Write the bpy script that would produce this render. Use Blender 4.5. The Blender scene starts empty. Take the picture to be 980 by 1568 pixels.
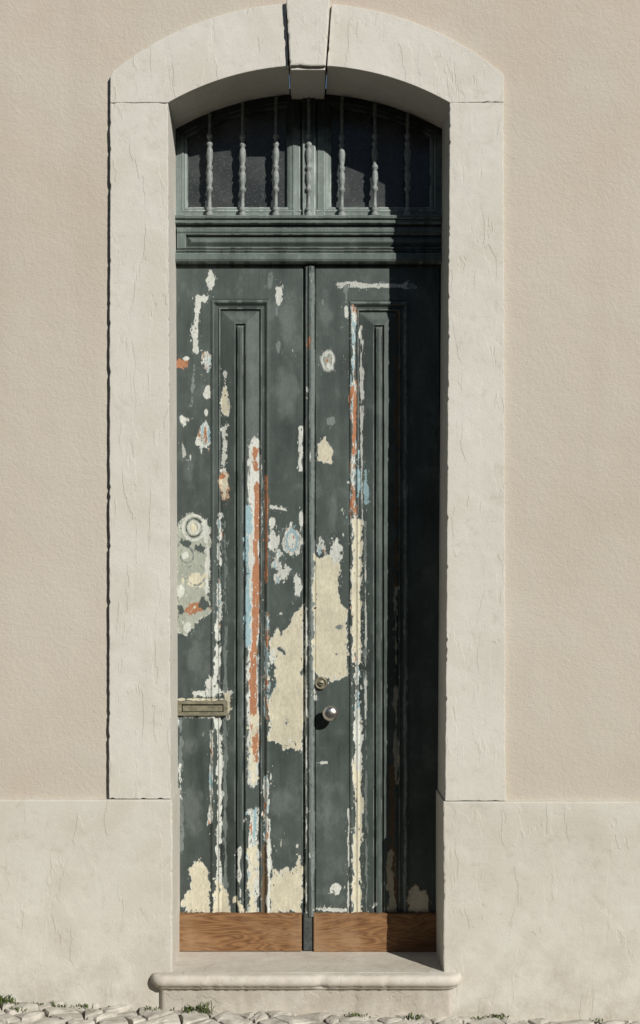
import bpy, bmesh, math, random
import numpy as np
from mathutils import Vector
random.seed(4)
S=0.0025; D=5.02; CX=471.0; CY=900.0
CAMX=(CX-490)*S; CAMZ=(1530-CY)*S
def P(px,py,y=0.0):
    k=(D+y)/D*S
    return (CAMX+(px-CX)*k, y, CAMZ+(CY-py)*k)
def ground_z(x): return -0.0306*(x+1.225)

# ---------------------------------------------------------------- noise
_L={}
def vn(x,y,seed):
    if seed not in _L: _L[seed]=np.random.RandomState(seed).rand(256,256)
    L=_L[seed]
    xi=np.floor(x).astype(int); yi=np.floor(y).astype(int)
    u=x-xi; v=y-yi; u=u*u*(3-2*u); v=v*v*(3-2*v)
    a=L[xi&255,yi&255]; b=L[(xi+1)&255,yi&255]; c=L[xi&255,(yi+1)&255]; d=L[(xi+1)&255,(yi+1)&255]
    return (a*(1-u)+b*u)*(1-v)+(c*(1-u)+d*u)*v
def fbm(X,Y,fx,fy,seed,octv=4):
    s=0;a=1;t=0
    for o in range(octv):
        s=s+a*(vn(X*fx+17.3*o,Y*fy+5.1*o,seed+o)*2-1); t+=a; a*=0.6; fx*=2.05; fy*=2.05
    return s/t*1.6

# ---------------------------------------------------------------- materials
def newmat(name):
    m=bpy.data.materials.new(name); m.use_nodes=True
    nt=m.node_tree; b=nt.nodes['Principled BSDF']
    return m,nt,b
def N(nt,t,**kw):
    n=nt.nodes.new(t)
    for k,v in kw.items(): setattr(n,k,v)
    return n
def coords(nt,scale=(1,1,1),rot=(0,0,0)):
    tc=N(nt,'ShaderNodeTexCoord'); mp=N(nt,'ShaderNodeMapping')
    mp.inputs['Scale'].default_value=scale; mp.inputs['Rotation'].default_value=rot
    nt.links.new(tc.outputs['Object'],mp.inputs['Vector']); return mp.outputs['Vector']
def noise(nt,vec,scale,detail=3,rough=0.6,dist=0.0):
    n=N(nt,'ShaderNodeTexNoise'); n.inputs['Scale'].default_value=scale; n.inputs['Detail'].default_value=detail
    n.inputs['Roughness'].default_value=rough; n.inputs['Distortion'].default_value=dist
    nt.links.new(vec,n.inputs['Vector']); return n.outputs['Fac']
def mrange(nt,v,a,b,c=0.0,d=1.0):
    n=N(nt,'ShaderNodeMapRange'); n.clamp=True
    for i,x in zip(('From Min','From Max','To Min','To Max'),(a,b,c,d)): n.inputs[i].default_value=x
    nt.links.new(v,n.inputs['Value']); return n.outputs['Result']
def math_(nt,op,a,b=None):
    n=N(nt,'ShaderNodeMath',operation=op)
    for i,x in enumerate((a,b)):
        if x is None: continue
        if isinstance(x,(int,float)): n.inputs[i].default_value=x
        else: nt.links.new(x,n.inputs[i])
    return n.outputs[0]
def mixc(nt,f,a,b,bt='MIX'):
    n=N(nt,'ShaderNodeMix',data_type='RGBA',blend_type=bt)
    def s(i,x):
        if isinstance(x,tuple): n.inputs[i].default_value=(x[0],x[1],x[2],1)
        elif isinstance(x,(int,float)): n.inputs[i].default_value=x
        else: nt.links.new(x,n.inputs[i])
    s(0,f); s(6,a); s(7,b); return n.outputs[2]
def bump(nt,b,h,dist,strength=1.0,prev=None):
    n=N(nt,'ShaderNodeBump'); n.inputs['Distance'].default_value=dist; n.inputs['Strength'].default_value=strength
    nt.links.new(h,n.inputs['Height'])
    if prev: nt.links.new(prev,n.inputs['Normal'])
    if b: nt.links.new(n.outputs[0],b.inputs['Normal'])
    return n.outputs[0]
def objz(nt):
    tc=N(nt,'ShaderNodeTexCoord'); sx=N(nt,'ShaderNodeSeparateXYZ'); nt.links.new(tc.outputs['Object'],sx.inputs[0]); return sx.outputs[2]

def mat_plaster():
    m,nt,b=newmat('beige_plaster'); v=coords(nt)
    big=noise(nt,v,0.9,2,0.55); mid=noise(nt,v,5,4,0.6); fine=noise(nt,v,170,1,0.6); grain=noise(nt,v,60,2,0.65)
    c=mixc(nt,mrange(nt,big,0.35,0.65),(0.448,0.400,0.330),(0.490,0.446,0.378))
    c=mixc(nt,mrange(nt,mid,0.42,0.72,0,0.35),c,(0.51,0.475,0.41))
    c=mixc(nt,mrange(nt,fine,0.26,0.38,0.25,0),c,(0.29,0.255,0.205))
    # faint vertical rain streaks
    rn=noise(nt,coords(nt,(1,1,0.07)),6,3,0.6)
    c=mixc(nt,mrange(nt,rn,0.52,0.72,0,0.28),c,(0.40,0.35,0.285))
    z=objz(nt)
    st=math_(nt,'MULTIPLY',mrange(nt,z,2.2,3.8),mrange(nt,noise(nt,v,2.2,4,0.6),0.40,0.62))
    c=mixc(nt,math_(nt,'MULTIPLY',st,0.6),c,(0.455,0.375,0.31))
    low=math_(nt,'MULTIPLY',mrange(nt,z,1.2,0.75),mrange(nt,mid,0.4,0.65))
    c=mixc(nt,math_(nt,'MULTIPLY',low,0.3),c,(0.45,0.42,0.36))
    nt.links.new(c,b.inputs['Base Color']); b.inputs['Roughness'].default_value=0.92; b.inputs['Specular IOR Level'].default_value=0.15
    h=math_(nt,'ADD',math_(nt,'MULTIPLY',mid,1.5),math_(nt,'ADD',math_(nt,'MULTIPLY',grain,0.55),math_(nt,'MULTIPLY',fine,0.28)))
    bump(nt,b,h,0.0032,1.0)
    return m
def mat_stone(name,ca,cb,lines=1.0,zs=0.22,lscale=13,dirt=True,col=0.08):
    m,nt,b=newmat(name)
    v=coords(nt,(1,1,zs)); v1=coords(nt)
    n=noise(nt,v,lscale,4,0.55,0.25); l=math_(nt,'ABSOLUTE',math_(nt,'SUBTRACT',n,0.5))
    line=mrange(nt,l,0.0,0.010,1,0)
    mk=noise(nt,v1,5.5,2,0.5); msk=mrange(nt,mk,0.42,0.56)
    n2=noise(nt,v,lscale*1.9,3,0.6); l2=math_(nt,'ABSOLUTE',math_(nt,'SUBTRACT',n2,0.50))
    line2=mrange(nt,l2,0.0,0.012,1,0); msk2=mrange(nt,mk,0.56,0.44)
    crack=math_(nt,'MAXIMUM',math_(nt,'MULTIPLY',line,msk),math_(nt,'MULTIPLY',math_(nt,'MULTIPLY',line2,msk2),0.6))
    crack=math_(nt,'MULTIPLY',crack,lines)
    big=noise(nt,v1,2.5,4,0.6); mid=noise(nt,v1,22,3,0.65); fine=noise(nt,v1,150,1,0.6)
    c=mixc(nt,mrange(nt,big,0.35,0.65),ca,cb)
    c=mixc(nt,mrange(nt,mid,0.35,0.7,0,0.35),c,(cb[0]*1.10,cb[1]*1.11,cb[2]*1.13))
    c=mixc(nt,mrange(nt,mid,0.30,0.40,0.22,0),c,(ca[0]*.72,ca[1]*.7,ca[2]*.66))
    c=mixc(nt,mrange(nt,mk,0.50,0.70,0,0.35),c,(ca[0]*.88,ca[1]*.85,ca[2]*.78))
    plate=mrange(nt,n,0.485,0.515)
    c=mixc(nt,math_(nt,'MULTIPLY',crack,col),c,(ca[0]*.5,ca[1]*.45,ca[2]*.38))
    if dirt:
        d=math_(nt,'MULTIPLY',mrange(nt,objz(nt),0.35,-0.05),mrange(nt,noise(nt,v1,9,4,0.7),0.4,0.7))
        c=mixc(nt,math_(nt,'MULTIPLY',d,0.55),c,(ca[0]*.60,ca[1]*.55,ca[2]*.46))
    nt.links.new(c,b.inputs['Base Color']); b.inputs['Roughness'].default_value=0.85; b.inputs['Specular IOR Level'].default_value=0.2
    h=math_(nt,'SUBTRACT',math_(nt,'MULTIPLY',math_(nt,'MULTIPLY',plate,msk),0.7),math_(nt,'MULTIPLY',crack,0.5))
    h=math_(nt,'MULTIPLY',h,0.85*min(1,lines+0.1))
    h=math_(nt,'ADD',h,math_(nt,'ADD',math_(nt,'MULTIPLY',mid,0.6),math_(nt,'MULTIPLY',fine,0.28)))
    bump(nt,b,h,0.0024,1.0)
    return m
def mat_paint():
    m,nt,b=newmat('weathered_green_paint'); v=coords(nt,(1,1,0.45))
    at=N(nt,'ShaderNodeAttribute',attribute_name='Col')
    f=noise(nt,v,140,2,0.6)
    c=mixc(nt,mrange(nt,f,0.3,0.7,0.0,0.2),at.outputs['Color'],(0.02,0.022,0.02))
    nt.links.new(c,b.inputs['Base Color'])
    r=mrange(nt,at.outputs['Alpha'],0,1,0.45,0.9); nt.links.new(r,b.inputs['Roughness'])
    b.inputs['Specular IOR Level'].default_value=0.25
    bump(nt,b,f,0.0009,0.7)
    return m
def mat_simple(name,ca,cb,rough=0.5,metal=0.0,scale=30,bd=0.001,spec=0.5):
    m,nt,b=newmat(name); v=coords(nt); n=noise(nt,v,scale,4,0.65)
    nt.links.new(mixc(nt,mrange(nt,n,0.35,0.65),ca,cb),b.inputs['Base Color'])
    nt.links.new(mrange(nt,n,0.3,0.7,rough*0.8,min(1,rough*1.2)),b.inputs['Roughness']); b.inputs['Metallic'].default_value=metal
    b.inputs['Specular IOR Level'].default_value=spec
    bump(nt,b,n,bd,0.5); return m
def mat_wood():
    m,nt,b=newmat('oiled_wood'); v=coords(nt,(1.1,1,8))
    n=noise(nt,v,2.0,2,0.45,0.7); rings=math_(nt,'FRACT',math_(nt,'MULTIPLY',n,15))
    g=mrange(nt,math_(nt,'ABSOLUTE',math_(nt,'SUBTRACT',rings,0.5)),0.0,0.5)
    fib=noise(nt,coords(nt,(3,1,60)),12,3,0.6)
    c=mixc(nt,g,(0.13,0.060,0.024),(0.29,0.155,0.068))
    c=mixc(nt,mrange(nt,fib,0.35,0.65,0,0.5),c,(0.11,0.055,0.025))
    c=mixc(nt,mrange(nt,noise(nt,coords(nt),6,4,0.6),0.48,0.68,0,0.55),c,(0.31,0.20,0.115))
    nt.links.new(c,b.inputs['Base Color']); b.inputs['Roughness'].default_value=0.6; b.inputs['Specular IOR Level'].default_value=0.25
    bump(nt,b,fib,0.001,0.6); return m
def mat_glass():
    m,nt,b=newmat('dusty_window_glass'); v=coords(nt)
    d=noise(nt,v,6,3,0.6); sp=mrange(nt,noise(nt,v,120,2,0.6),0.58,0.66)
    c=mixc(nt,mrange(nt,d,0.35,0.65),(0.032,0.035,0.036),(0.062,0.066,0.067))
    c=mixc(nt,math_(nt,'MULTIPLY',sp,0.4),c,(0.14,0.145,0.14))
    nt.links.new(c,b.inputs['Base Color']); nt.links.new(mrange(nt,d,0.3,0.7,0.12,0.4),b.inputs['Roughness'])
    b.inputs['Specular IOR Level'].default_value=0.25
    return m
M_PL=mat_plaster()
M_ST=mat_stone('limestone',(0.510,0.488,0.432),(0.555,0.536,0.483),0.62)
M_PLI=mat_stone('plinth_limestone',(0.480,0.453,0.395),(0.532,0.510,0.455),0.6,0.3,8)
M_STEP=mat_stone('step_limestone',(0.49,0.45,0.385),(0.55,0.515,0.455),0.6,1.0,7)
M_PA=mat_paint(); M_WD=mat_wood(); M_GL=mat_glass()
M_IR=mat_simple('painted_iron',(0.16,0.18,0.172),(0.27,0.29,0.28),0.55,0.0,60,0.001,0.3)
M_DG=mat_simple('dark_green_paint',(0.035,0.042,0.04),(0.07,0.08,0.076),0.55,0.0,60,0.001,0.3)
M_BR=mat_simple('aged_brass',(0.16,0.15,0.10),(0.26,0.24,0.17),0.5,0.35,50)
M_CR=mat_simple('worn_steel',(0.55,0.52,0.47),(0.68,0.66,0.62),0.30,1.0,40,0.0003)
M_DK=mat_simple('dark_interior',(0.008,0.008,0.008),(0.012,0.012,0.012),0.9)
M_CB=mat_simple('pale_cobblestone',(0.33,0.305,0.26),(0.53,0.50,0.44),0.85,0,14,0.006,0.2)
M_SD=mat_simple('sandy_joint_soil',(0.11,0.095,0.07),(0.20,0.17,0.13),0.95,0,40,0.01,0.1)
M_GR=mat_simple('weed_leaf',(0.05,0.075,0.02),(0.10,0.125,0.04),0.7,0,80,0.0005,0.2)
M_OP=mat_simple('opposite_render',(0.12,0.10,0.08),(0.15,0.13,0.10),0.9,0,8,0.004,0.1)  # for the added unseen houses, dark to cut bounce light

# ---------------------------------------------------------------- helpers
def link(name,me,mat,parent=None,smooth=False):
    o=bpy.data.objects.new(name,me); bpy.context.scene.collection.objects.link(o)
    me.materials.append(mat)
    if smooth: me.polygons.foreach_set('use_smooth',[True]*len(me.polygons))
    if parent: o.parent=parent
    return o
def empty(name):
    o=bpy.data.objects.new(name,None); bpy.context.scene.collection.objects.link(o); return o
def jitter_outline(pts,step=7,amp=0.5,chip=0.08):
    out=[]; n=len(pts)
    for i in range(n):
        a=pts[i]; b=pts[(i+1)%n]; L=math.hypot(b[0]-a[0],b[1]-a[1])
        k=max(1,min(220,int(L/step)))
        nx,ny=-(b[1]-a[1])/max(L,1e-6),(b[0]-a[0])/max(L,1e-6)
        off=0
        for j in range(k):
            t=j/k; off=off*0.7+random.uniform(-1,1)*amp*0.6
            o=off if j>0 else 0
            if j>0 and random.random()<chip: o+=random.uniform(0.6,1.8)
            if L>1200: o=0
            x=a[0]+(b[0]-a[0])*t; y=a[1]+(b[1]-a[1])*t
            out.append((x+nx*o,y+ny*o,x,y))
    return out
def area(p): return 0.5*sum(p[i][0]*p[(i+1)%len(p)][1]-p[(i+1)%len(p)][0]*p[i][1] for i in range(len(p)))
def prism(name,pts,yf,yb,mat,parent=None,bev=0.004,jit=0.5,step=7,chip=0.08):
    if area(pts)<0: pts=pts[::-1]
    if jit>0: pts=jitter_outline(pts,step,jit,chip)
    else: pts=[(p[0],p[1],p[0],p[1]) for p in pts]
    bm=bmesh.new()
    F=[]; B=[]; Mi=[]
    for p in pts:
        x,_,z=P(p[0],p[1],0.0); xb,_,zb=P(p[2],p[3],0.0)
        F.append(bm.verts.new((x,yf,z))); Mi.append(bm.verts.new((xb,yf+0.022,zb))); B.append(bm.verts.new((xb,yb,zb)))
    f=bm.faces.new(F); n=len(F)
    for i in range(n):
        j=(i+1)%n
        bm.faces.new((F[i],Mi[i],Mi[j],F[j])); bm.faces.new((Mi[i],B[i],B[j],Mi[j]))
    bm.faces.new(B[::-1])
    bmesh.ops.recalc_face_normals(bm,faces=bm.faces)
    if bev>0: bmesh.ops.bevel(bm,geom=[e for e in f.edges],offset=bev,segments=2,profile=0.6,affect='EDGES',clamp_overlap=True)
    me=bpy.data.meshes.new(name); bm.to_mesh(me); bm.free()
    return link(name,me,mat,parent)
def box(name,x0,x1,y0,y1,z0,z1,mat,parent=None,bev=0.002):
    bm=bmesh.new(); bmesh.ops.create_cube(bm,size=1)
    for v in bm.verts: v.co=Vector(((x0+x1)/2+v.co.x*(x1-x0),(y0+y1)/2+v.co.y*(y1-y0),(z0+z1)/2+v.co.z*(z1-z0)))
    if bev: bmesh.ops.bevel(bm,geom=list(bm.edges),offset=bev,segments=2,affect='EDGES')
    me=bpy.data.meshes.new(name); bm.to_mesh(me); bm.free(); return link(name,me,mat,parent)
def pbox(name,px0,px1,py0,py1,yf,yb,mat,parent=None,bev=0.002):
    a=P(px0,py1,yf); b=P(px1,py0,yf); return box(name,a[0],b[0],yf,yb,a[2],b[2],mat,parent,bev)
def lathe(bm,prof,org,axis='Z',seg=16):
    rings=[]
    for (h,r) in prof:
        ring=[]
        for i in range(seg):
            a=2*math.pi*i/seg
            if axis=='Z': co=(org[0]+r*math.cos(a),org[1]+r*math.sin(a),h)
            else: co=(org[0]+r*math.cos(a),org[1]-h,org[2]+r*math.sin(a))
            ring.append(bm.verts.new(co))
        rings.append(ring)
    for a,b in zip(rings[:-1],rings[1:]):
        for i in range(seg): bm.faces.new((a[i],a[(i+1)%seg],b[(i+1)%seg],b[i]))
    bm.faces.new(rings[0][::-1]); bm.faces.new(rings[-1])
def fin(bm,name,mat,parent=None,smooth=True):
    bmesh.ops.recalc_face_normals(bm,faces=bm.faces)
    me=bpy.data.meshes.new(name); bm.to_mesh(me); bm.free(); return link(name,me,mat,parent,smooth)

# ---------------------------------------------------------------- wall
def arc(cx,cy,R,x0,x1,n):
    return [(x0+(x1-x0)*i/n, cy-math.sqrt(R*R-(x0+(x1-x0)*i/n-cx)**2)) for i in range(n+1)]
wallo=[(-2400,1230),(-2400,-1500),(3300,-1500),(3300,1230),(745,1230)]+arc(470,520,460,745,200,30)+[(200,1230)]
prism('plaster_wall',wallo,0.0,0.34,M_PL,None,0,0)

plinth=empty('stone_plinth')
prism('plinth_block_left',[(-2400,1223),(265,1223),(265,1640),(-2400,1640)],-0.025,0.33,M_PLI,plinth,0.006,0.6,5,0.12)
prism('plinth_block_right',[(678,1226),(3300,1226),(3300,1640),(678,1640)],-0.025,0.33,M_PLI,plinth,0.006,0.6,5,0.12)

sur=empty('stone_door_surround')
ext=lambda a,b,n:arc(469,479,471,a,b,n)
inn=lambda a,b,n:arc(473,537,434,a,b,n)
prism('jamb_left',[(170,160.7),(258,160.7),(262,1222),(168,1222)],-0.020,0.33,M_ST,sur,0.003,0.6,5,0.1)
prism('jamb_right',[(688,160.2),(770,159.8),(773,1225),(681,1225)],-0.020,0.33,M_ST,sur,0.003,0.6,5,0.1)
prism('arch_stone_left',[(170,160),(170,120)]+ext(175,438,24)+[(442,104)]+inn(440,258,22),-0.020,0.33,M_ST,sur,0.003,0.35,6,0.08)
prism('arch_stone_right',[(770,159),(770,118)]+ext(763,508,24)+[(501,104)]+inn(502,688,22),-0.020,0.33,M_ST,sur,0.003,0.35,6,0.08)
prism('keystone',[(438.5,4),(505.5,4),(498.5,107),(444,107)],-0.044,0.33,M_ST,sur,0.006,0.7,5,0.15)
prism('keystone_underside',[(445,100),(498,100),(497.5,112),(445.5,112)],-0.030,0.33,M_ST,sur,0.004,0.3,6,0.0)

# ---------------------------------------------------------------- heightfield joinery
YD=0.27
def heightfield(name,x0,x1,y0,y1,sx,sy,func,mat,parent):
    nx=int((x1-x0)/sx)+1; ny=int((y1-y0)/sy)+1
    xs=np.linspace(x0,x1,nx); ys=np.linspace(y0,y1,ny)
    X,Y=np.meshgrid(xs,ys)
    H,C=func(X,Y)
    k=(D+YD)/D*S
    co=np.empty((ny,nx,3)); co[...,0]=CAMX+(X-CX)*k; co[...,1]=YD-H; co[...,2]=CAMZ+(CY-Y)*k
    me=bpy.data.meshes.new(name); nv=nx*ny; nf=(nx-1)*(ny-1)
    me.vertices.add(nv); me.vertices.foreach_set('co',co.reshape(-1).astype(np.float32))
    idx=np.arange(nv).reshape(ny,nx)
    q=np.stack([idx[1:,:-1],idx[1:,1:],idx[:-1,1:],idx[:-1,:-1]],-1).reshape(-1)
    me.loops.add(nf*4); me.loops.foreach_set('vertex_index',q.astype(np.int32))
    me.polygons.add(nf); me.polygons.foreach_set('loop_start',np.arange(0,nf*4,4,dtype=np.int32))
    try: me.polygons.foreach_set('loop_total',np.full(nf,4,dtype=np.int32))
    except Exception: pass
    me.update(calc_edges=True)
    ca=me.color_attributes.new('Col','FLOAT_COLOR','POINT')
    ca.data.foreach_set('color',C.reshape(-1).astype(np.float32))
    me.polygons.foreach_set('use_smooth',np.ones(nf,dtype=bool))
    me.validate()
    return link(name,me,mat,parent)
def base_paint(X,Y,H):
    n1=fbm(X,Y,0.012,0.008,11,4)[...,None]; n2=fbm(X,Y,0.12,0.01,23,4)[...,None]; n3=fbm(X,Y,0.05,0.04,37,5)[...,None]
    c=np.array([0.064,0.080,0.073])*(1+0.30*n1+0.16*n2+0.14*n3)
    fade=np.clip((n3[...,0]+0.5*n1[...,0]-0.40)*2,0,1)[...,None]*0.3
    c=c*(1-fade)+np.array([0.14,0.16,0.15])*fade
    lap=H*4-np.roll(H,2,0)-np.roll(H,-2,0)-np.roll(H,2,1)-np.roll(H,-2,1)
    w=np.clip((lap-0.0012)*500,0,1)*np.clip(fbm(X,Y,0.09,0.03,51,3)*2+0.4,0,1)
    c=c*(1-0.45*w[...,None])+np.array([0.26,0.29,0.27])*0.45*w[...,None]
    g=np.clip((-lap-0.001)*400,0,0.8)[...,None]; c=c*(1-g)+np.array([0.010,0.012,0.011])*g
    a=np.clip(0.15+0.2*n3[...,0],0,1)
    return np.concatenate([np.clip(c,0.005,1),a[...,None]],-1)
COL={'cream':(0.56,0.525,0.40),'white':(0.54,0.555,0.51),'orange':(0.36,0.165,0.085),'blue':(0.27,0.39,0.42),
     'wood':(0.13,0.09,0.05),'grey':(0.165,0.19,0.18),'dark':(0.02,0.022,0.02),'pgreen':(0.33,0.35,0.295),'green':(0.064,0.080,0.073)}
def sd_ell(X,Y,cx,cy,rx,ry): return (1-np.sqrt(((X-cx)/rx)**2+((Y-cy)/ry)**2))*min(rx,ry)
def sd_line(X,Y,pts,w):
    d=np.full(X.shape,1e9)
    for (a,b) in zip(pts[:-1],pts[1:]):
        dx,dy=b[0]-a[0],b[1]-a[1]; L=dx*dx+dy*dy+1e-9
        t=np.clip(((X-a[0])*dx+(Y-a[1])*dy)/L,0,1)
        d=np.minimum(d,np.hypot(X-a[0]-t*dx,Y-a[1]-t*dy))
    return w-d
def sd_poly(X,Y,pts):
    d=-sd_line(X,Y,list(pts)+[pts[0]],0); ins=np.zeros(X.shape,bool); n=len(pts)
    for i in range(n):
        x1,y1=pts[i]; x2,y2=pts[(i+1)%n]
        if y1==y2: continue
        c=((y1>Y)!=(y2>Y))&(X<(x2-x1)*(Y-y1)/(y2-y1)+x1); ins^=c
    return np.where(ins,d,-d)
SEED=[100]
class Painter:
    def __init__(s,X,Y,C): s.X,s.Y,s.C=X,Y,C; s.dep=np.zeros(X.shape); s.xs=X[0]; s.ys=Y[:,0]
    def put(s,kind,fn,bb,amp=4,fx=0.10,fy=0.06,rim=None,soft=0.7,op=1.0,depth=0.0009):
        m=amp*2+3; SEED[0]+=7; sd=SEED[0]
        i0,i1=np.searchsorted(s.xs,[bb[0]-m,bb[2]+m]); j0,j1=np.searchsorted(s.ys,[bb[1]-m*2,bb[3]+m*2])
        if i1-i0<2 or j1-j0<2: return
        X=s.X[j0:j1,i0:i1]; Y=s.Y[j0:j1,i0:i1]
        base=fn(X,Y)
        if soft<3:
            v=base+0.95*amp*fbm(X,Y,fx*1.4,fy*1.4,sd,4)+0.38*min(amp,5)*fbm(X,Y,0.26,max(0.13,fy*2.2),sd+2,3)
            fl=fbm(X,Y,0.34,0.22,sd+4,3); v=np.where((base>-5)&(fl>0.92)&(v<0),(fl-0.92)*8,v)
            v=np.where((base<6)&(fl<-0.85)&(v>0),(fl+0.85)*8,v)
        else: v=base+amp*fbm(X,Y,fx,fy,sd,5)
        a=np.clip(v/soft,0,1)*op
        if kind=='mix' or kind=='mixcool':
            n=fbm(X,Y,0.20,0.045,sd+3,5)
            col=np.where((n<-0.32)[...,None],COL['blue'],COL['white'])
            col=np.where((n>(0.24 if kind=='mix' else 0.62))[...,None],COL['orange'],col)
            col=np.where((np.abs(n-0.10)<0.06)[...,None],COL['grey'],col)
        else: col=np.broadcast_to(np.array(COL[kind]),X.shape+(3,))
        n=fbm(X,Y,0.05,0.04,sd+5,4)[...,None]; col=col*(1+0.12*n)
        n=fbm(X,Y,0.4,0.12,sd+6,3)[...,None]; col=col*(1+0.08*n)
        if rim:
            r=(np.clip((2.2+1.6*n[...,0]-v)/1.2,0,1))[...,None]*0.8; col=col*(1-r)+np.array(COL[rim])*r
        t=s.C[j0:j1,i0:i1]; t[...,:3]=t[...,:3]*(1-a[...,None])+col*a[...,None]; t[...,3]=t[...,3]*(1-a)+0.8*a
        s.dep[j0:j1,i0:i1]=np.maximum(s.dep[j0:j1,i0:i1],a*depth)
    def ell(s,k,cx,cy,rx,ry,**kw):
        kw.setdefault('amp',min(rx,ry)*0.55); s.put(k,lambda X,Y:sd_ell(X,Y,cx,cy,rx,ry),(cx-rx,cy-ry,cx+rx,cy+ry),**kw)
    def line(s,k,pts,w,**kw):
        kw.setdefault('amp',w*0.9); xs=[p[0] for p in pts]; ys=[p[1] for p in pts]
        s.put(k,lambda X,Y:sd_line(X,Y,pts,w),(min(xs)-w,min(ys)-w,max(xs)+w,max(ys)+w),**kw)
    def poly(s,k,pts,**kw):
        xs=[p[0] for p in pts]; ys=[p[1] for p in pts]
        s.put(k,lambda X,Y:sd_poly(X,Y,pts),(min(xs),min(ys),max(xs),max(ys)),**kw)
    def ring(s,k,cx,cy,rx,ry,w,**kw):
        kw.setdefault('amp',w*0.7)
        s.put(k,lambda X,Y:w-np.abs(sd_ell(X,Y,cx,cy,rx,ry)),(cx-rx-w,cy-ry-w,cx+rx+w,cy+ry+w),**kw)
def panel_h(X,Y,x0,x1,y0):
    t=np.minimum(np.minimum(X-x0,x1-X),Y-y0)
    return np.interp(t,[-0.8,0,1.5,4,6,8,11,12.5,14,15,16,36,37,38,39.5,41,45],
        [0,0.001,.005,.006,.001,-.005,-.006,-.002,-.003,-.009,-.011,.004,.004,-.003,-.003,.007,.009])
def door_func(X,Y):
    H=np.where(X<474,panel_h(X,Y,323,413,459),panel_h(X,Y,535,625,461))
    H=H+0.0006*fbm(X,Y,0.01,0.006,5,3)
    ast=np.interp(X,[463.5,464.5,466.5,467.2,468.5,470,471.2,473,477,480.5,482,483,484],[0,-.008,-.008,.006,.010,.010,.008,.017,.019,.015,.004,-.004,0])
    H=H+ast*np.clip((Y-406)/3,0,1)
    H=np.where((X<270)|(X>672),-0.02,H); H=np.where(Y<408,-0.012*(1-np.clip((Y-405)/3,0,1)),H)
    C=base_paint(X,Y,H); p=Painter(X,Y,C)
    for (x,y,rx,ry) in [(300,1010,18,30),(440,600,18,60),(430,1230,20,25),(498,480,12,40),(500,1240,10,60),(295,1240,18,40),(575,940,6,300),(510,780,10,40),(290,720,12,30),(440,500,14,40),(290,1140,12,16),(387,580,9,90),(389,520,8,30),(575,484,18,8),(370,484,22,8)]:
        p.ell('grey',x,y,rx,ry,op=0.38,soft=9,amp=6,depth=0)
    # left leaf small losses
    p.ell('white',323,428,6,14); p.ell('white',310,456,10,6); p.line('white',[(304,462),(300,500),(299,536)],5,fy=0.04)
    p.ell('white',427,452,6,14); p.ell('grey',414,428,6,12,op=.8); p.ell('grey',426,533,4,12)
    p.ell('orange',278,556,10,9); p.ell('white',285,549,6,3)
    p.ell('mix',317,553,7,18); p.ell('white',317,600,5,8); p.ell('white',316,632,4,6); p.ell('cream',344,614,7,24,rim='white')
    p.ell('white',280,642,9,8,rim='grey'); p.ell('mix',313,668,8,20); p.line('white',[(344,655),(342,730)],3.6,amp=5,fx=.14,fy=.10)
    p.ell('cream',344,745,8,20,rim='orange'); p.ell('orange',340,730,5,4); p.ell('white',303,676,4,8); p.ell('white',281,690,4,10,op=.7)
    p.ell('white',345,572,4,6); p.line('grey',[(297,560),(293,620)],2,amp=3)
    p.line('white',[(461,655),(460,720)],2.5,amp=2.5,fy=.04)
    p.line('white',[(414,775),(440,782)],2,amp=3.5)
    # big flaked patch on the hinge stile
    p.poly('pgreen',[(269,815),(285,786),(310,790),(323,815),(321,870),(319,915),(323,935),(305,950),(285,975),(269,970)],amp=4.5,rim='white')
    p.ring('green',297,808,12,14,1.4); p.ring('white',297,808,17,19,2.2); p.ell('cream',297,808,6,8,amp=2); p.ring('white',297,808,8,9,1.4)
    p.line('white',[(314,800),(319,860),(315,905)],3.4,amp=4)
    p.ring('grey',286,850,10,12,1.2,amp=1.6); p.ell('white',285,850,6,6,amp=4); p.ell('green',286,832,11,4,amp=5); p.ell('cream',300,888,18,10,amp=5); p.ring('grey',300,880,14,16,1.0,amp=1.8)
    p.ell('orange',299,932,16,6,amp=6); p.ell('cream',297,930,5,4,amp=3); p.ell('white',276,905,6,14)
    p.ell('green',312,925,5,8,amp=5); p.ell('green',277,932,5,8,amp=4); p.ell('white',287,958,7,9); p.ell('green',307,840,7,5,amp=4)
    # inner strip of the left panel
    p.line('white',[(391,676),(391,800),(387,1000),(388,1195)],9.5,amp=5.0,fx=.12,fy=.03,rim='grey')
    p.line('blue',[(380,780),(380,870),(379,985)],4.5,amp=5,fx=.14,fy=.025)
    p.line('orange',[(390,690),(392,716)],5,amp=5)
    p.line('orange',[(395,745),(392,860),(391,980),(387,1060),(391,1165)],5.6,amp=4.4,fx=.12,fy=.022)
    p.line('white',[(385,820),(383,960)],3,amp=4,fy=.03); p.line('grey',[(399,700),(399,1060)],1.5,amp=2.5,fx=.2,fy=.03)
    p.line('cream',[(388,1100),(388,1195)],6,amp=6,fy=.05); p.ell('orange',391,1145,5,16,amp=4)
    p.line('mixcool',[(386,1245),(389,1320),(388,1398)],7.5,amp=6,fx=.12,fy=.03)
    p.line('cream',[(386,1300),(386,1398)],5,amp=5,fy=.04)
    p.line('orange',[(408,730),(408,890)],2.0,amp=2.6,fx=.2,fy=.03); p.line('mix',[(408,940),(408,1100)],2.6,amp=3,fx=.2,fy=.03)
    p.line('mixcool',[(407,1190),(409,1290)],4,amp=5,fx=.14,fy=.04); p.line('wood',[(406,1290),(404,1398)],4,amp=3,fy=.03); p.line('white',[(413,1255),(411,1398)],2.6,amp=3,fy=.04)
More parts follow.
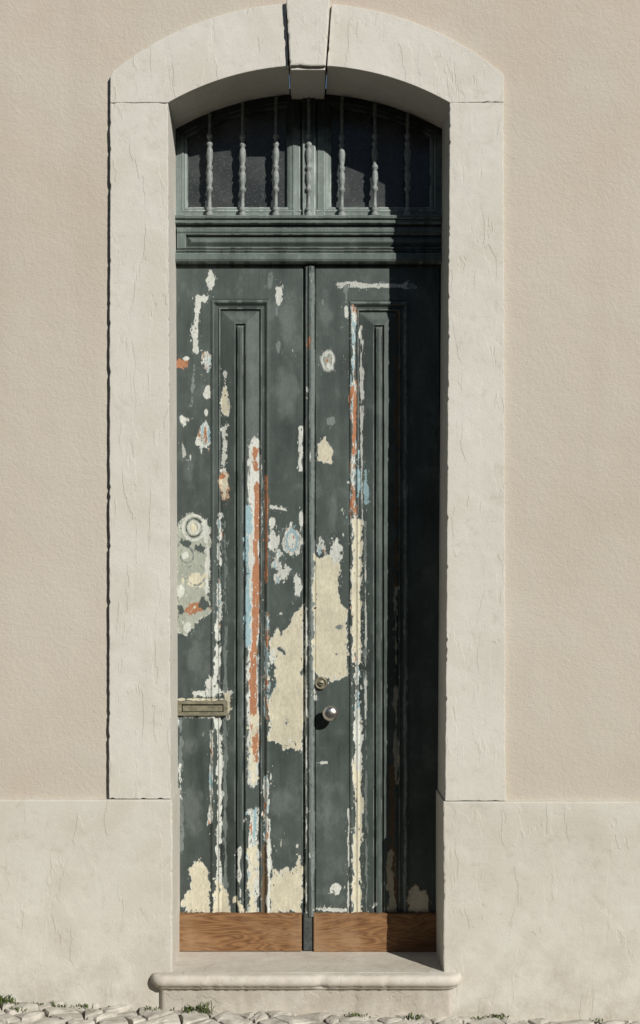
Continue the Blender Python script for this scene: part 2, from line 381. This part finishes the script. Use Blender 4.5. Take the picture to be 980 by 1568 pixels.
    # outer moulding of left panel
    p.line('mixcool',[(336,790),(335,960)],3,amp=4.5,fx=.12,fy=.05); p.line('white',[(333,950),(331,1060)],3.6,amp=4.5,fx=.12,fy=.05)
    p.line('white',[(300,1062),(352,1060)],4,amp=4.5,fx=.1,fy=.12); p.line('cream',[(350,1066),(350,1100)],4,amp=3); p.line('white',[(322,1045),(325,1062)],6,amp=6)
    p.line('cream',[(270,1071),(345,1071)],2,amp=2)
    p.line('white',[(334,1100),(337,1200),(334,1300),(338,1398)],3.6,amp=4.5,fx=.12,fy=.05); p.line('mixcool',[(324,1120),(322,1260)],1.8,amp=3,fx=.2,fy=.04)
    p.line('grey',[(345,800),(345,1398)],2.4,amp=4,fx=.2,fy=.03); p.line('white',[(366,1300),(369,1398)],2.6,amp=4,fy=.04)
    p.ell('white',310,1097,30,3,amp=3)
    p.line('grey',[(275,1105),(278,1300)],3,amp=5,fy=.03); p.line('white',[(275,1170),(277,1220)],2,amp=4)
    # bottom
    p.poly('cream',[(280,1398),(282,1372),(290,1362),(289,1328),(304,1316),(317,1330),(321,1352),(323,1398)],amp=4.5,rim='white')
    p.poly('cream',[(326,1398),(328,1345),(340,1352),(352,1370),(352,1398)],amp=4.5,rim='white')
    p.poly('cream',[(413,1398),(415,1325),(428,1340),(440,1325),(452,1335),(458,1310),(464,1330),(464,1398)],amp=4.5,rim='white')
    p.line('cream',[(362,1376),(372,1398)],3,amp=4)
    # lock stile of left leaf
    p.ell('mixcool',448,830,15,24,amp=5); p.ring('blue',447,828,8,15,1.6); p.ell('white',447,828,3,9,amp=2)
    p.ell('white',419,828,7,14,amp=4); p.ell('mixcool',424,858,8,16,amp=5); p.ell('white',437,875,9,12,amp=5); p.ell('white',455,898,6,18,amp=4); p.ell('white',461,800,3,14)
    p.ell('white',417,800,4,8); p.ell('mixcool',425,885,6,8)
    p.poly('cream',[(413,975),(424,958),(432,970),(446,950),(455,936),(465,926),(465,1150),(452,1150),(446,1137),(436,1150),(426,1137),(412,1134)],amp=5,fx=.07,fy=.05,rim='white')
    p.poly('green',[(411,1000),(424,1005),(420,1030),(424,1060),(411,1066)],amp=5,rim='blue'); p.poly('green',[(420,990),(436,992),(446,1004),(432,1006)],amp=4,rim='white')
    p.ell('white',418,1000,6,14,amp=5)
    # astragal chips
    for (x,y,r) in [(473,522,4),(476,700,2),(470,980,3),(471,1240,3),(475,1310,3),(478,900,2),(471,600,2),(470,1090,3),(474,1180,2.5),(476,430,2)]:
        p.ell('orange' if y==522 else 'white',x,y,r,r*2.6,amp=2.4)
    p.line('white',[(468.5,930),(468.5,1398)],1.0,amp=2.4,fx=.3,fy=.03); p.line('grey',[(478,420),(478,1398)],3.2,amp=3,fx=.2,fy=.01)
    # right leaf
    p.line('white',[(518,434),(560,436),(600,437),(632,438)],4.5,amp=3.5,fx=.03,fy=.12,op=.85); p.line('grey',[(530,440),(531,462)],3.5,amp=3); p.line('white',[(530,470),(531,484)],2.5,amp=2)
    p.ell('grey',630,438,7,4)
    p.ell('white',502,553,12,18,amp=2.0,rim='grey'); p.ell('pgreen',502,554,7,12,amp=3,rim='grey'); p.ell('orange',501,552,2,3,amp=1.5); p.ell('white',503,560,3,5,amp=2)
    p.ell('grey',508,645,7,7,amp=3); p.poly('cream',[(485,684),(498,669),(509,690),(507,709),(485,707)],amp=3.5,rim='white')
    p.line('mix',[(540,470),(542,560),(541,640),(542,760),(544,800)],4.4,amp=4.4,fx=.14,fy=.025)
    p.line('orange',[(543,600),(543,690)],2.6,amp=3,fx=.12,fy=.03)
    p.line('blue',[(549,690),(549,760)],2.4,amp=3,fy=.03); p.line('blue',[(561,720),(560,770)],2.4,amp=3,fy=.04)
    p.line('white',[(553,500),(555,800)],1.8,amp=3.2,fx=.2,fy=.03)
    p.line('cream',[(547,800),(545,900),(546,1010)],7.6,amp=4.2,fx=.1,fy=.04,rim='white'); p.line('mixcool',[(546,1010),(547,1110)],4.5,amp=5,fx=.12,fy=.04)
    p.line('cream',[(546,1160),(549,1240),(546,1320),(546,1398)],7,amp=4.0,fx=.1,fy=.04,rim='white'); p.line('white',[(548,1090),(549,1180)],5,amp=5,fy=.05)
    p.line('grey',[(560,800),(561,1398)],1.8,amp=3,fx=.2,fy=.03); p.line('white',[(534,1240),(534,1398)],1.4,amp=2.5,fx=.2,fy=.03); p.line('white',[(560,860),(560,1100)],1.2,amp=2.2,fx=.2,fy=.03)
    p.line('white',[(576,1385),(563,1398)],3,amp=4)
    p.poly('cream',[(480,848),(492,856),(505,845),(520,868),(521,925),(534,936),(534,1040),(522,1035),(505,1043),(480,1030)],amp=4.5,fx=.07,fy=.05,rim='white')
    p.ell('mixcool',490,838,7,12,amp=5); p.ell('white',516,842,10,16,amp=5); p.ell('grey',522,1000,6,3,amp=3); p.ell('grey',518,960,7,3,amp=3)
    p.line('white',[(481,1030),(483,1070)],2,amp=2.5); p.ell('white',514,1361,11,8,amp=3); p.ell('white',495,1168,6,2.5,amp=2); p.line('white',[(484,1392),(530,1394)],2.4,amp=3)
    # shaded side of right panel
    p.line('wood',[(609,480),(608,700),(607,900)],3.2,amp=4.2,fx=.14,fy=.02); p.line('cream',[(606,900),(607,1200)],2.4,amp=4.2,fx=.14,fy=.02,op=.6)
    p.line('wood',[(600,1180),(602,1398)],5,amp=5,fx=.12,fy=.03); p.line('cream',[(597,1310),(600,1398)],5,amp=5,fy=.04,op=.8)
    p.poly('cream',[(623,1398),(624,1362),(636,1355),(652,1364),(658,1375),(657,1398)],amp=4,rim='wood')
    p.line('grey',[(621,480),(620,1398)],1.6,amp=3,fx=.2,fy=.02)
    rs=np.random.RandomState(8)
    for i in range(60):
        x=rs.choice([rs.uniform(272,350),rs.uniform(398,464),rs.uniform(484,560)]); y=rs.uniform(430,1395)
        if rs.rand()<0.45*(1-(y-430)/965): continue
        p.ell(rs.choice(['white','grey','grey','pgreen','mixcool']),x,y,rs.uniform(.7,2.2),rs.uniform(1.2,6),amp=1.6)
    H=H-p.dep
    return H,C
def rail_func(X,Y):
    H=np.interp(Y,[331.5,332.5,333.5,337.5,338.5,339,344,345,346.5,349,350,351,357,359,382,383,385,386.5,388,389.5,391,400,403,404.5,405,409],
      [-.03,.028,.036,.037,.034,.028,.030,.026,.010,.010,.014,.022,.024,.020,.020,.014,.014,.024,.016,.026,.034,.036,.032,.026,-.005,-.005])
    t=np.minimum(np.minimum(X-285,Y-361),381-Y)
    H=np.where(t>0,np.interp(t,[0,1.5,3,8,10],[.020,.006,.006,.019,.020]),H)
    tt=np.minimum(np.minimum(X-272,Y-350),386-Y); H=np.where((tt<0)&(Y>350)&(Y<386),0.012,H)
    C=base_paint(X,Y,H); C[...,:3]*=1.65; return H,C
ACX,ACY,AR=473.0,555.5,412.0
def win_func(X,Y):
    dA=AR-np.hypot(X-ACX,Y-ACY)
    t=np.minimum(np.minimum(dA,X-269),np.minimum(677-X,334-Y))
    H=np.interp(t,[0,9,10,12,13,17,18,19],[0,0.002,.004,.004,-.002,-.006,-.010,-.04])
    t2=np.abs(X-473)
    Hc=np.interp(t2,[0,9,10,11,13,14,22,24,26,29,33,34,35],[.014,.014,.010,-.002,-.002,.002,.004,.004,0,-.002,-.008,-.012,-.04])
    H=np.maximum(H,Hc); C=base_paint(X,Y,H)
    f=np.clip((Y-200)/26+0.3*fbm(X,Y,.06,.05,77,3),0,1)[...,None]  # arch shadow painted into frame colour: dark above, sunlit tone below
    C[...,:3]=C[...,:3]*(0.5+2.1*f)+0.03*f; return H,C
door=empty('wooden_double_door')
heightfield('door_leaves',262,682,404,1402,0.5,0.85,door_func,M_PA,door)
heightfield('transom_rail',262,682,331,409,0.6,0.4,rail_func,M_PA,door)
pbox('kick_board_left',273,462,1399,1457,0.252,0.285,M_WD,door,0.0025)
pbox('kick_board_right',480,670,1399,1458,0.252,0.285,M_WD,door,0.0025)
pbox('astragal_foot',464.5,478,1398,1456,0.258,0.285,M_DG,door,0.003)
pbox('door_backing',255,690,398,1470,0.300,0.33,M_DK,door,0)
win=empty('transom_window')
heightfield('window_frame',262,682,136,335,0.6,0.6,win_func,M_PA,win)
bm=bmesh.new(); bm.faces.new([bm.verts.new(P(a,b,YD+0.024)) for a,b in [(262,340),(684,340),(684,136),(262,136)]]); fin(bm,'glass_pane',M_GL,win,False)
# iron grille
prof=[(205,2.4),(207,4.2),(211,4.8),(213,3),(218,2.7),(220,4.6),(223,4.8),(225,3),(230,4.6),(236,5.2),(246,4.4),(253,3),(255,4.6),(259,4.8),(261,3),(266,4.6),(275,5.0),(283,3.4),(286,3),(288,4.8),(292,5),(294,2.8),(305,2.6),(317,2.9),(319,5.2),(323,5.4),(325,3.6),(327,5.8),(334,6.6)]
bm=bmesh.new(); yb=0.253; kk=(D+yb)/D*S
for i,x in enumerate([321,371.5,422.5,473,523.5,574,624]):
    ytop=ACY-math.sqrt(AR*AR-(x-ACX)**2)+2
    pr=[(ytop,2.4)]+prof
    jt=random.uniform(-1.5,1.5)
    X,_,_=P(x,0,yb)
    pts=[(P(0,y+(jt if 206<y<316 else 0),yb)[2],r*kk) for y,r in pr]
    lathe(bm,pts[::-1],(X,yb,0),'Z',14)
fin(bm,'iron_window_grille',M_IR,None)

# hardware
hw=empty('door_hardware'); hw.parent=door
bm=bmesh.new(); cz=P(506,1092,0.235)
lathe(bm,[(-0.02,.024),(0.002,.024),(0.004,.019),(0.006,.012),(0.024,.011),(0.028,.019),(0.034,.028),(0.042,.032),(0.050,.032),(0.058,.027),(0.064,.017),(0.066,.004)],(cz[0],0.264,cz[2]),'Y',28); fin(bm,'door_knob',M_CR,hw)
cz=P(491.5,1046,0.262); bm=bmesh.new()
lathe(bm,[(-0.02,.026),(0.007,.026),(0.011,.023),(0.011,.019),(0.006,.018),(0.006,.014),(0.013,.013),(0.014,.002)],(cz[0],0.268,cz[2]),'Y',28); fin(bm,'lock_cylinder',M_BR,hw)
box('key_slot',cz[0]-.008,cz[0]+.008,0.2525,0.262,cz[2]-.002,cz[2]+.002,M_DK,hw,0)
pbox('letter_slot_top',271,348,1073.5,1078.5,0.257,0.275,M_BR,hw,0.0015)
pbox('letter_slot_bottom',271,348,1090.5,1096,0.257,0.275,M_BR,hw,0.0015)
pbox('letter_slot_side_left',271,278,1078,1091,0.2575,0.275,M_BR,hw,0.001)
pbox('letter_slot_side_right',342,348,1078,1091,0.2575,0.275,M_BR,hw,0.001)
pbox('letter_slot_flap',279.5,341,1080.5,1089.5,0.262,0.270,M_BR,hw,0.0015)

# ---------------------------------------------------------------- step
bm=bmesh.new()
xl=P(246,0,0)[0]; xr=P(692,0,0)[0]; yf=-0.045
prof=[(-0.010,.1105),(0.020,.1100),(0.029,.1065),(0.034,.099),(0.036,.088),(0.033,.077),(0.026,.069),(0.019,.066),(0.0185,.059),(0.012,.057),(0.005,.052),(0.0,.045),(0,-0.14)]
rings=[]
rj=[random.uniform(-1,1)*.0014 for _ in range(200)]
chips={38:.006,39:.009,40:.004,12:.004,55:.005}
for q,(o,z) in enumerate(prof):
    r=0.022+max(o,0); pts=[(xl-o,0.03)]
    for i in range(9):
        a=math.pi+ (math.pi/2)*i/8
        pts.append((xl-o+r+r*math.cos(a),yf-o+r+r*math.sin(a)))
    for i in range(1,70):
        x=(xl-o+r)+((xr+o-r)-(xl-o+r))*i/70; pts.append((x,yf-o+rj[i]+(chips.get(i,0) if 2<=q<=8 else 0)))
    for i in range(9):
        a=1.5*math.pi+(math.pi/2)*i/8
        pts.append((xr+o-r+r*math.cos(a),yf-o+r+r*math.sin(a)))
    pts.append((xr+o,0.03))
    rings.append([bm.verts.new((x,y,z+(rj[(k*3)%200]*.6 if 0<k<len(pts)-1 else 0))) for k,(x,y) in enumerate(pts)])
for a,b in zip(rings[:-1],rings[1:]):
    for i in range(len(a)-1): bm.faces.new((a[i],b[i],b[i+1],a[i+1]))
xa=P(263,0,0)[0]; xb=P(681,0,0)[0]
capv=rings[0]+[bm.verts.new(p) for p in [(xb,0.03,.1105),(xb,0.32,.1105),(xa,0.32,.1105),(xa,0.03,.1105)]]
bm.faces.new(capv)
bmesh.ops.recalc_face_normals(bm,faces=bm.faces)
st=fin(bm,'stone_doorstep',M_STEP,None,True)
st.data.polygons[len(st.data.polygons)-1].use_smooth=False

# ---------------------------------------------------------------- ground
bm=bmesh.new(); G=60
vs=[(-G,-G),(G,-G),(G,0.1),(-G,0.1)]
bm.faces.new([bm.verts.new((x,y,ground_z(x)-0.022)) for x,y in vs]); fin(bm,'ground',M_SD,None,False)
bm=bmesh.new(); rs=random.Random(3); a=math.radians(38); ca,sa=math.cos(a),math.sin(a); g=0.098
R=44; pt={}
for i in range(-R,R+1):
    for j in range(-R,R+1):
        pt[i,j]=((i+rs.uniform(-.32,.32))*g,(j+rs.uniform(-.32,.32))*g*0.85)
for i in range(-R,R):
    for j in range(-R,R):
        q=[pt[i,j],pt[i+1,j],pt[i+1,j+1],pt[i,j+1]]
        q=[(x*ca-y*sa,x*sa+y*ca) for x,y in q]
        mx=sum(p[0] for p in q)/4; my=sum(p[1] for p in q)/4
        if abs(mx)>2.6 or my<-1.9 or my>0.05: continue
        zc=ground_z(mx)+rs.uniform(-.011,.003); tx=rs.uniform(-.10,.10); ty=rs.uniform(-.10,.10)
        o=[]
        for k in range(4):
            a0=q[k];b0=q[(k+1)%4]
            for t in (0.10,0.5,0.90):
                w=rs.uniform(-.004,.004); o.append((a0[0]+(b0[0]-a0[0])*t+w,a0[1]+(b0[1]-a0[1])*t+w))
        lev=[(0.92,-0.035),(0.90,-0.009),(0.85,0.0),(0.45,0.003)]
        rg=[]
        for s,dz in lev:
            rg.append([bm.verts.new((mx+(x-mx)*s,my+(y-my)*s,zc+dz+(x-mx)*tx+(y-my)*ty+rs.uniform(-.0018,.0018))) for x,y in o])
        for A,B in zip(rg[:-1],rg[1:]):
            for k in range(12): bm.faces.new((A[k],A[(k+1)%12],B[(k+1)%12],B[k]))
        bm.faces.new(rg[-1])
ob=fin(bm,'cobblestone_pavement',M_CB,None,False)

# weeds
bm=bmesh.new(); rs=random.Random(5)
for (px,n,h,y) in [(300,30,.035,-.08),(318,34,.055,-.085),(285,18,.025,-.075),(40,20,.025,-.12),(100,18,.025,-.06),(130,16,.02,-.05),(20,36,.035,-.05),(5,44,.055,-.05),(60,16,.02,-.05),(540,24,.028,-.075),(555,14,.02,-.08),(632,28,.032,-.08),(760,24,.03,-.04),(735,10,.02,-.05),(910,12,.02,-.04),(180,12,.018,-.06),(235,14,.02,-.06),(410,12,.015,-.08)]:
    bx=P(px,0,0)[0]
    for i in range(n):
        x=bx+rs.gauss(0,.018); yy=y+rs.gauss(0,.008); z=ground_z(x)-.004
        ang=rs.uniform(0,6.28); L=h*rs.uniform(.4,1); lean=rs.uniform(.2,.9); w=rs.uniform(.0015,.0045)
        dx,dy=math.cos(ang),math.sin(ang); base=Vector((x,yy,z)); mid=base+Vector((dx*lean*L*.5,dy*lean*L*.5,L*.6)); tip=base+Vector((dx*lean*L*1.1,dy*lean*L*1.1,L*.8))
        sd=Vector((-dy,dx,0))*w
        v=[bm.verts.new(c) for c in (base-sd*.3,mid-sd,tip,mid+sd,base+sd*.3)]
        bm.faces.new(v)
fin(bm,'weeds',M_GR,None,False)

# unseen house row added behind the camera for street shade and reflections
opp=empty('townhouse_row')
box('house_walls',-16,16,-13.5,-8.6,-1.5,5.3,M_OP,opp,0.01)
for i in range(9):
    x=-14+3.5*i
    box('window_%d'%i,x-.5,x+.5,-8.62,-8.56,2.9,4.4,M_GL,opp,0.01)
    box('window_sill_%d'%i,x-.62,x+.62,-8.66,-8.5,2.78,2.895,M_OP,opp,0.01)
    box('doorway_%d'%i,x-.55,x+.55,-8.62,-8.56,-.2,2.2,M_DG,opp,0.01)
box('cornice',-16.1,16.1,-8.75,-8.45,5.1,5.32,M_OP,opp,0.01)

# ---------------------------------------------------------------- light & camera
L=Vector((-79,108,-75))
sd=bpy.data.lights.new('sun','SUN'); sd.energy=5.0; sd.angle=math.radians(0.5); sd.color=(1.0,0.965,0.90)
so=bpy.data.objects.new('sun',sd); bpy.context.scene.collection.objects.link(so); so.rotation_euler=L.to_track_quat('-Z','Y').to_euler(); so.location=(4,-6,6)
w=bpy.data.worlds.new('World'); bpy.context.scene.world=w; w.use_nodes=True; nt=w.node_tree
sky=nt.nodes.new('ShaderNodeTexSky'); sky.sky_type='NISHITA'; sky.sun_disc=False; sky.dust_density=0.2
el=math.atan2(75,math.hypot(79,108)); sky.sun_elevation=el; sky.sun_rotation=math.atan2(79,-108)
nt.links.new(sky.outputs[0],nt.nodes['Background'].inputs[0]); nt.nodes['Background'].inputs[1].default_value=0.05
cd=bpy.data.cameras.new('camera'); co=bpy.data.objects.new('camera',cd); bpy.context.scene.collection.objects.link(co)
co.location=(CAMX,-D,CAMZ); co.rotation_euler=(math.radians(90),0,0)
cd.sensor_fit='VERTICAL'; cd.sensor_height=36; cd.lens=36*D/(1568*S); cd.clip_end=500
cd.shift_y=(CY-784)/1568; cd.shift_x=(490-CX)/1568
sc=bpy.context.scene; sc.camera=co
sc.view_settings.view_transform='Standard'; sc.view_settings.look='None'; sc.view_settings.exposure=0
